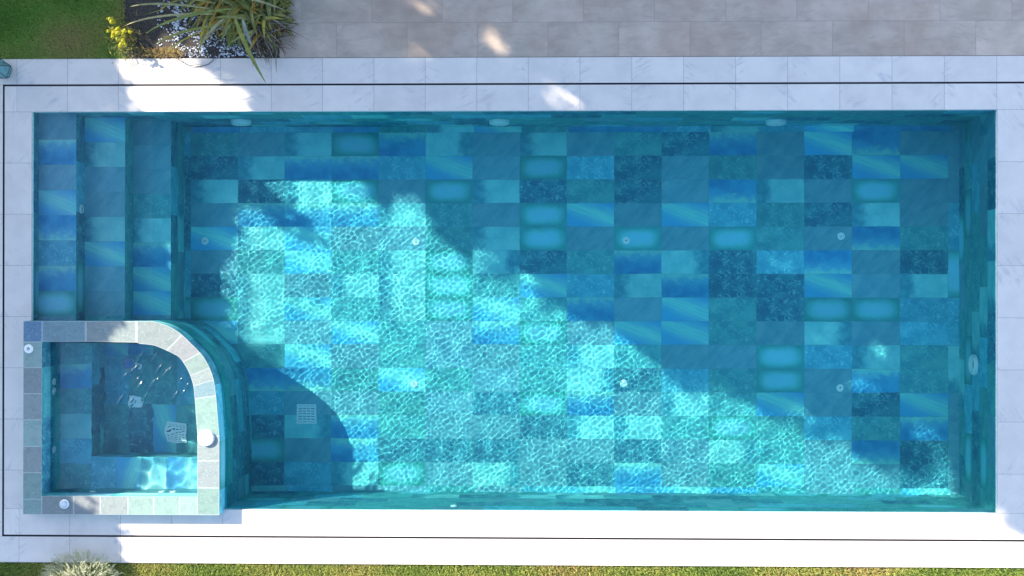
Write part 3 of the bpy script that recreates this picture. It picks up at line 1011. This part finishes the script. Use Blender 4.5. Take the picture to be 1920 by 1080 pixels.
def strap(mb, base, az, length, width, el0, droop, tint, n=9, twist=0.0):
    """one arching strap leaf folded along its midrib"""
    p = Vector(base); el = el0; pts = []; seg = length / n
    for i in range(n + 1):
        t = i / n
        w = width * (.55 + .9 * t if t < .35 else max(.02, .87 * (1 - ((t - .35) / .65) ** 2.2) + .02))
        d = Vector((math.cos(az) * math.cos(el), math.sin(az) * math.cos(el), math.sin(el)))
        s = Vector((-math.sin(az + twist * t), math.cos(az + twist * t), twist * t * .5)).normalized()
        up = d.cross(s) * -1
        pts.append((p - s * w * .5 + up * w * .18, p.copy(), p + s * w * .5 + up * w * .18))
        p = p + d * seg; el -= droop / n * (1 + t)
        if p.z < .012 and el < 0: el = 0.0; p.z = .012
    tip2 = tuple(min(1, c * 1.15) for c in tint)
    for a, b in zip(pts, pts[1:]):
        mb.face([a[0], a[1], b[1], b[0]], tint=tint); mb.face([a[1], a[2], b[2], b[1]], tint=tip2)


plant = thing('flax_plant', (*W(455, 12)[:2], -.01), 'big strap leaved flax clump spilling from the bed over the paving', 'plant')
po = tuple(plant.location)
mb = MB(po); dead = MB(po); yel = MB(po)
greens = [(.17, .19, .04), (.22, .23, .05), (.11, .14, .04), (.27, .25, .06), (.31, .30, .10), (.16, .19, .07)]
yells = [(.45, .36, .05), (.50, .42, .08), (.38, .22, .05), (.42, .26, .05)]
for (cx, cy, n, ll) in ((462, 8, 150, .82), (495, 30, 150, .62), (425, -12, 120, .92), (512, -20, 90, .70), (440, -70, 60, 1.0), (468, 42, 110, .50), (515, 45, 50, .35)):
    for i in range(n):
        b = W(cx + random.gauss(0, 9), cy + random.gauss(0, 8)); az = random.uniform(0, 6.283)
        L = ll * random.uniform(.6, 1.05)
        if math.cos(az) < -.3: L *= 1.08
        if math.sin(az) < -.3: L *= .80
        if math.cos(az) > .5: L *= .78
        q = random.random()
        strap(mb if q < .8 else yel, (b[0], b[1], .0), az, L, random.uniform(.03, .058), random.uniform(.45, 1.35), random.uniform(.9, 2.0),
              random.choice(greens) if q < .8 else random.choice(yells), twist=random.uniform(-.6, .6))
# a few leaves the photo shows clearly: (base px, tip px)
for (ax, ay, bx, by, wd, tt) in ((455, 45, 513, 165, .055, (.24, .27, .07)), (430, 60, 315, 95, .035, (.26, .28, .07)), (420, 40, 262, 62, .03, (.42, .38, .2)), (420, 20, 255, 10, .035, (.3, .26, .08)),
                             (440, 60, 345, 138, .018, (.3, .2, .14)), (400, 70, 333, 112, .022, (.35, .33, .08)), (470, 50, 487, 98, .05, (.30, .36, .34)), (410, 30, 270, 28, .03, (.34, .34, .16)),
                             (450, 30, 300, 75, .04, (.22, .26, .07)), (440, 45, 395, 100, .04, (.36, .38, .22)), (470, 10, 545, 33, .03, (.36, .36, .2)), (450, 55, 432, 90, .045, (.2, .24, .1))):
    a = W(ax, ay); b = W(bx, by); az = math.atan2(b[1] - a[1], b[0] - a[0]); d = math.hypot(b[0] - a[0], b[1] - a[1])
    strap(mb, (a[0], a[1], .30), az, d * 1.12, wd, .55, .95, tt)
for i in range(420):
    b = W(497 + random.gauss(0, 16), 50 + random.gauss(0, 17)); az = random.uniform(-2.2, .5) if random.random() < .8 else random.uniform(-3.1, 1)
    strap(dead, (b[0], b[1], random.uniform(.0, .12)), az, random.uniform(.16, .36), random.uniform(.006, .016), random.uniform(.1, .9), random.uniform(.8, 1.8),
          random.choice([(.10, .06, .045), (.17, .11, .08), (.26, .21, .17), (.06, .04, .035), (.32, .28, .24)]), n=5, twist=random.uniform(-1, 1))
mb.build('leaves', M_LEAF, plant); yel.build('yellow_leaves', M_LEAF, plant); dead.build('dead_leaves', M_LEAF, plant)

h = MB()
hp = [W(328, 96), W(333, 108), W(342, 117), W(358, 123.5), W(375, 125), W(390, 121), W(400, 114), W(405, 104)]
h.tube([(p[0], p[1], .02 + .02 * math.sin(i)) for i, p in enumerate(hp)], .0045, 6)
tag(h.build('irrigation_hose', M_HOSE, smooth=True, weld=True), 'thin dark hose looping out of the bed onto the white paving', 'hose')

# yellow flowered spurge
t = thing('yellow_shrub', (*W(238, 72)[:2], -.01), 'small plant with bright yellow flower heads at the lawn corner', 'plant')
fo = tuple(t.location); fl_ = MB(fo); lf = MB(fo)
for i in range(34):
    q = random.choice([(222, 46, 5), (226, 60, 7), (234, 72, 10), (247, 76, 8), (240, 88, 9), (226, 70, 8), (252, 66, 5)])
    p = W(q[0] + random.gauss(0, q[2] * .55), q[1] + random.gauss(0, q[2] * .5)); z = random.uniform(.10, .24)
    for j in range(34):
        d = Vector((random.gauss(0, 1), random.gauss(0, 1), abs(random.gauss(0, 1)))).normalized(); r = random.uniform(.012, .026)
        c = Vector((p[0], p[1], z)) + d * r; s = d.cross(Vector((random.random(), random.random(), random.random()))).normalized() * .008; u_ = d.cross(s).normalized() * .007
        fl_.face([c - s, c - u_, c + s, c + u_], tint=random.choice([(.72, .62, .02), (.78, .72, .06), (.60, .52, .03), (.55, .56, .08)]))
for i in range(420):
    p = W(240 + random.gauss(0, 11), 78 + random.gauss(0, 16))
    strap(lf, (p[0], p[1], random.uniform(0, .12)), random.uniform(0, 6.28), random.uniform(.03, .09), .010, random.uniform(.2, 1.3), 1.0, random.choice([(.14, .15, .03), (.22, .2, .04), (.08, .09, .03)]), n=3)
fl_.build('flowers', M_LEAF, t); lf.build('foliage', M_LEAF, t)
# withered tufts along the bed edge
t = thing('dry_tuft', (*W(285, 100)[:2], -.01), 'low dry orange tuft at the edge of the bed', 'plant')
fo = tuple(t.location); lf = MB(fo)
for i in range(520):
    px = random.choice([random.uniform(262, 345), random.gauss(310, 15)]); p = W(px, random.uniform(92, 105))
    strap(lf, (p[0], p[1], .0), random.uniform(0, 6.28), random.uniform(.03, .08), .006, random.uniform(.2, 1.2), 1.2, random.choice([(.40, .26, .08), (.45, .35, .1), (.25, .2, .06), (.3, .16, .1)]), n=3)
lf.build('foliage', M_LEAF, t)

# silvery bush on the lower lawn
t = thing('silver_bush', (*W(160, 1092)[:2], -.03), 'pale silvery green bush leaning over the lower paving', 'bush')
fo = tuple(t.location); lf = MB(fo); stm = MB(fo)
for i in range(1500):
    az = random.uniform(0, 6.283); rr = math.sqrt(random.random()); el = random.uniform(.15, 1.3)
    c = Vector(fo) + Vector((math.cos(az) * .42 * rr, math.sin(az) * .34 * rr, .05 + .36 * math.sqrt(max(0, 1 - rr * rr)) * random.uniform(.5, 1)))
    out = Vector((math.cos(az) * rr, math.sin(az) * rr, .6 + random.gauss(0, .15))).normalized(); L = random.uniform(.07, .13)
    tint = random.choice([(.52, .56, .36), (.64, .63, .43), (.42, .46, .28), (.70, .67, .48), (.36, .40, .24)])
    for j in range(9):
        q = c + out * L * (j / 9); a2 = random.uniform(0, 6.28); s = out.cross(Vector((math.cos(a2), math.sin(a2), .3))).normalized()
        tip = q + (s + out * .9).normalized() * .026; w_ = out.cross(s) * .0035
        lf.face([q - w_, tip, q + w_], tint=tint)
for i in range(40):
    az = random.uniform(0, 6.283); r = random.uniform(.1, .3)
    stm.tube([fo, (fo[0] + math.cos(az) * r * .5, fo[1] + math.sin(az) * r * .5, .1), (fo[0] + math.cos(az) * r, fo[1] + math.sin(az) * r, .25)], .004, 5, tint=(.2, .15, .1))
lf.build('foliage', M_LEAF, t); stm.build('stems', M_LEAF, t)

# lantern standing on the upper left paving, cut by the frame
lp = W(10, 134)
t = thing('lantern', (lp[0], lp[1], 0), 'faceted teal glass lantern with dark metal frame on the upper left paving', 'lantern')
fr = MB(); gl = MB(); R1, R2, R3 = .085, .125, .05; Z1, Z2, Z3 = .01, .10, .24; N6 = 5


def pr(r, z, i): a = 6.2832 * i / N6 + .35; return Vector((r * math.cos(a), r * math.sin(a), z))


for i in range(N6):
    A, B = pr(R1, Z1, i), pr(R1, Z1, i + 1); C_, D_ = pr(R2, Z2, i), pr(R2, Z2, i + 1); E_, F_ = pr(R3, Z3, i), pr(R3, Z3, i + 1); T = Vector((0, 0, .29))
    gl.face([A, B, D_, C_]); gl.face([C_, D_, F_, E_]); gl.face([E_, F_, T])
    for p, q in ((A, B), (C_, D_), (E_, F_), (A, C_), (C_, E_), (E_, T)): fr.tube([p, q], .0045, 6)
gl.face([pr(R1, Z1, i) for i in range(N6)][::-1])
fr.build('frame', M_FRAME, t); gl.build('glass', M_GLASS, t)
lathe([(0, .015), (.035, .015), (.035, .10), (0, .10)], 20).build('candle', M_WAX, t, True)

# ------------------------------------------------------------------ trees outside the picture that shade the pool
T_ = math.hypot(*SUN_A); tw = math.tan(math.asin(math.sin(math.atan(T_)) / 1.333)); SUN_B = SUN_A / T_ * tw


def deckpt(px, py, z=0.0):
    """the point of the deck level that the sun ray reaching this spot passes through"""
    p = W(px, py, z)
    q = p[:2].copy()
    if z < ZW: q = q - SUN_B * (ZW - z) - SUN_A * (0 - ZW)
    elif z > 0: q = q + SUN_A * z
    return q


D_ = lambda x, y: deckpt(x, y)
F_ = lambda x, y: deckpt(x, y, ZF)
G_ = lambda x, y: deckpt(x, y, RIM)
lit = [D_(218, 70), D_(226, 108), D_(240, 150), D_(262, 207), F_(430, 343), F_(440, 400), F_(450, 440), F_(432, 480), F_(418, 520), F_(420, 560), F_(432, 600),
       G_(228, 612), D_(222, 690), D_(212, 760), D_(196, 850), G_(170, 905), G_(146, 940), D_(236, 985), D_(243, 1000), D_(228, 1020), D_(240, 1040), D_(250, 1060), D_(252, 1200), D_(2200, 1250),
       D_(1925, 1014), D_(1873, 968), F_(1790, 925), F_(1770, 890), F_(1700, 900), F_(1640, 880), F_(1600, 860), F_(1580, 828), F_(1520, 826), F_(1490, 800), F_(1440, 775), F_(1380, 745), F_(1330, 745), F_(1300, 762), F_(1285, 735), F_(1245, 700), F_(1225, 690),
       F_(1190, 652), F_(1150, 615), F_(1100, 603), F_(1062, 600), F_(1010, 560), F_(990, 520), F_(975, 515), F_(955, 540), F_(905, 520), F_(895, 490), F_(880, 500), F_(860, 470), F_(830, 462), F_(815, 440),
       F_(800, 405), F_(787, 378), F_(780, 400), F_(768, 370), F_(757, 362), F_(750, 392), F_(720, 395), F_(705, 385), F_(690, 370), F_(655, 345),
       D_(466, 218), D_(456, 185), D_(440, 160), D_(425, 150), D_(412, 158), D_(395, 152), D_(386, 130), D_(375, 108), D_(360, 70)]
# the wedge of shade that reaches in from the steps
wedge = [F_(400, 330), F_(490, 340), F_(530, 372), F_(562, 398), F_(606, 440), F_(614, 466), F_(580, 458), F_(540, 428), F_(500, 402), F_(430, 388), F_(400, 388)]
sh = W(165, 1062)[:2] + SUN_A * .32
holes = [(sh, .30, .16, 0), (D_(925, 75), .16, .05, -.6), (D_(908, 62), .06, .03, -.8), (D_(795, 4), .12, .04, -.6), (D_(1060, 186), .17, .05, -.55), (D_(778, 103), .08, .03, 0),
         (F_(902, 466), .14, .022, -1.0), (F_(1445, 492), .24, .05, -.4), (F_(1655, 663), .13, .045, -.6), (F_(1542, 632), .07, .04, 0), (F_(1500, 775), .12, .05, -.3), (F_(1610, 725), .16, .05, 0),
         (F_(1765, 870), .08, .22, 0), (F_(1740, 815), .12, .10, 0), (F_(1330, 725), .16, .03, 0), (D_(285, 250), .0, .0, 0)]
litp = np.array(lit); wedgep = np.array(wedge)


def scatter(n, x0, x1, y0, y1, margin, g):
    X = g.uniform(x0, x1, n); Y = g.uniform(y0, y1, n); X0_, Y0_ = X, Y
    amp = .055 if margin < .05 else .02      # ragged leafy outline
    X = X + amp * (np.sin(X0_ * 13 + 3 * np.sin(Y0_ * 9)) + .7 * np.sin(Y0_ * 31 + X0_ * 17)) + g.normal(0, .022, n)
    Y = Y + amp * (np.sin(Y0_ * 15 + 3 * np.sin(X0_ * 8)) + .7 * np.sin(X0_ * 37 - Y0_ * 11)) + g.normal(0, .022, n)
    if margin:
        bad = np.zeros(n, bool)
        for k_ in range(10):
            a = k_ * .6283; bad |= inside(litp, X + margin * math.cos(a), Y + margin * math.sin(a))
        ws = inside(wedgep, X, Y)
        if margin > .05: bad |= ws
        bad &= ~ws if margin < .05 else True
    else: bad = inside(litp, X, Y) & ~inside(wedgep, X, Y)
    for c, rx, ry, an in holes:
        if rx <= 0: continue
        dx, dy = X - c[0], Y - c[1]; ca, sa = math.cos(an), math.sin(an)
        bad |= ((dx * ca + dy * sa) / (rx + margin)) ** 2 + ((-dx * sa + dy * ca) / (ry + margin)) ** 2 < 1
    return X0_[~bad], Y0_[~bad]


g = np.random.default_rng(5)
# crown centres, given by where their shadows fall
TREES = [(-7.2, 2.2), (-7.0, -2.2), (-1.3, 3.4), (2.6, 1.4), (5.6, -.4), (2.0, 4.8), (6.4, 3.4)]
LB = ['tall pine left of the lawn', 'broad tree left of the spa', 'tree beyond the bed', 'dense tree beyond the terrace', 'spreading tree by the terrace corner', 'tall tree beyond the terrace', 'large tree behind the terrace trees']
parts = []
for margin, size, dens in ((.28, .30, 150), (.09, .13, 420), (.022, .055, 3200)):
    A = 13.6 * 8.0
    if margin == .025:      # the fine fringe is only needed near the edge of the light
        X, Y = scatter(int(A * dens), -7.7, 5.9, -3.7, 4.3, margin, g)
        near = np.zeros(len(X), bool)
        for k_ in range(12):
            a = k_ * .5236; near |= inside(litp, X + .26 * math.cos(a), Y + .26 * math.sin(a))
        for c, rx, ry, an in holes: near |= (np.hypot(X - c[0], Y - c[1]) < max(rx, ry) + .15) & (rx > 0)
        X, Y = X[near], Y[near]
    else: X, Y = scatter(int(A * dens), -7.7, 5.9, -3.7, 4.3, margin, g)
    parts.append((X, Y, np.full(len(X), size)))
X = np.concatenate([p[0] for p in parts]); Y = np.concatenate([p[1] for p in parts]); Sz = np.concatenate([p[2] for p in parts])
left = X < -4.2 - .0 * Y
left &= (X + .0 < -3.6)
tc = np.array(TREES)
d2 = (X[:, None] - tc[None, :, 0]) ** 2 + (Y[:, None] - tc[None, :, 1]) ** 2
own = d2.argmin(1); dmin = np.sqrt(d2.min(1))
zc = np.where(own < 2, 3.6, 6.2)
Z = zc + g.uniform(-.55, .55, len(X)) + .5 * np.sin(X * 1.7) * np.cos(Y * 1.9) - .10 * dmin
PX_ = X - SUN_A[0] * Z; PY_ = Y - SUN_A[1] * Z
ap = H / (H - Z)      # keep the crowns clear of the camera's view
vis = (np.abs(PX_ * ap) < 6.75) & (np.abs(PY_ * ap - .05) < 3.75)
print('leaves in view removed', int(vis.sum()), 'of', len(X), X[vis].min() if vis.any() else 0)
X, Y, Z, PX_, PY_, Sz, own = (q[~vis] for q in (X, Y, Z, PX_, PY_, Sz, own))
nleaf = len(X)
U = g.normal(size=(nleaf, 3)); U /= np.linalg.norm(U, axis=1)[:, None]
Vv = g.normal(size=(nleaf, 3)); Vv -= (Vv * U).sum(1)[:, None] * U; Vv /= np.linalg.norm(Vv, axis=1)[:, None]
# lean the leaves so that most face the sun a little
C3 = np.stack([PX_, PY_, Z], 1)
LW = Sz * g.uniform(.8, 1.2, nleaf)
quad = np.stack([C3 - U * LW[:, None] * .5, C3 - Vv * LW[:, None] * .32, C3 + U * LW[:, None] * .5, C3 + Vv * LW[:, None] * .32], 1)
tcol = np.array([(.05, .10, .025), (.07, .12, .03), (.04, .08, .03), (.09, .13, .04)])[g.integers(0, 4, nleaf)]
for ti, (sx_, sy_) in enumerate(TREES):
    z = 3.6 if ti < 2 else 6.2
    base = (sx_ - SUN_A[0] * z, sy_ - SUN_A[1] * z, -.03)
    t = thing('shade_tree', base, LB[ti] + ', outside the picture', 'tree', 'trees that shade the pool')
    mk = own == ti; n = int(mk.sum()); q = quad[mk] - np.array(base)
    me = bpy.data.meshes.new('crown'); me.vertices.add(n * 4); me.vertices.foreach_set('co', q.reshape(-1)); me.loops.add(n * 4)
    me.loops.foreach_set('vertex_index', np.arange(n * 4, dtype=np.int32)); me.polygons.add(n); me.polygons.foreach_set('loop_start', np.arange(0, n * 4, 4, dtype=np.int32)); me.update(calc_edges=True)
    a = me.attributes.new('tint', 'FLOAT_COLOR', 'FACE'); a.data.foreach_set('color', np.concatenate([tcol[mk], np.ones((n, 1))], 1).ravel())
    link('crown', me, M_LEAF, t)
    tr = MB()
    tr.tube([(0, 0, 0), (.05, .03, z * .4), (-.03, .02, z * .75), (0, 0, z)], [.20, .15, .12, .06], 10)
    for b in range(7):
        an = b * .9 + ti; L = random.uniform(1.0, 1.7)
        tr.tube([(0, 0, z * .72), (math.cos(an) * L * .5, math.sin(an) * L * .5, z * .86), (math.cos(an) * L, math.sin(an) * L, z * .97)], [.07, .045, .02], 7)
    tr.build('trunk', M_BARK, t)
print('leaves', nleaf)
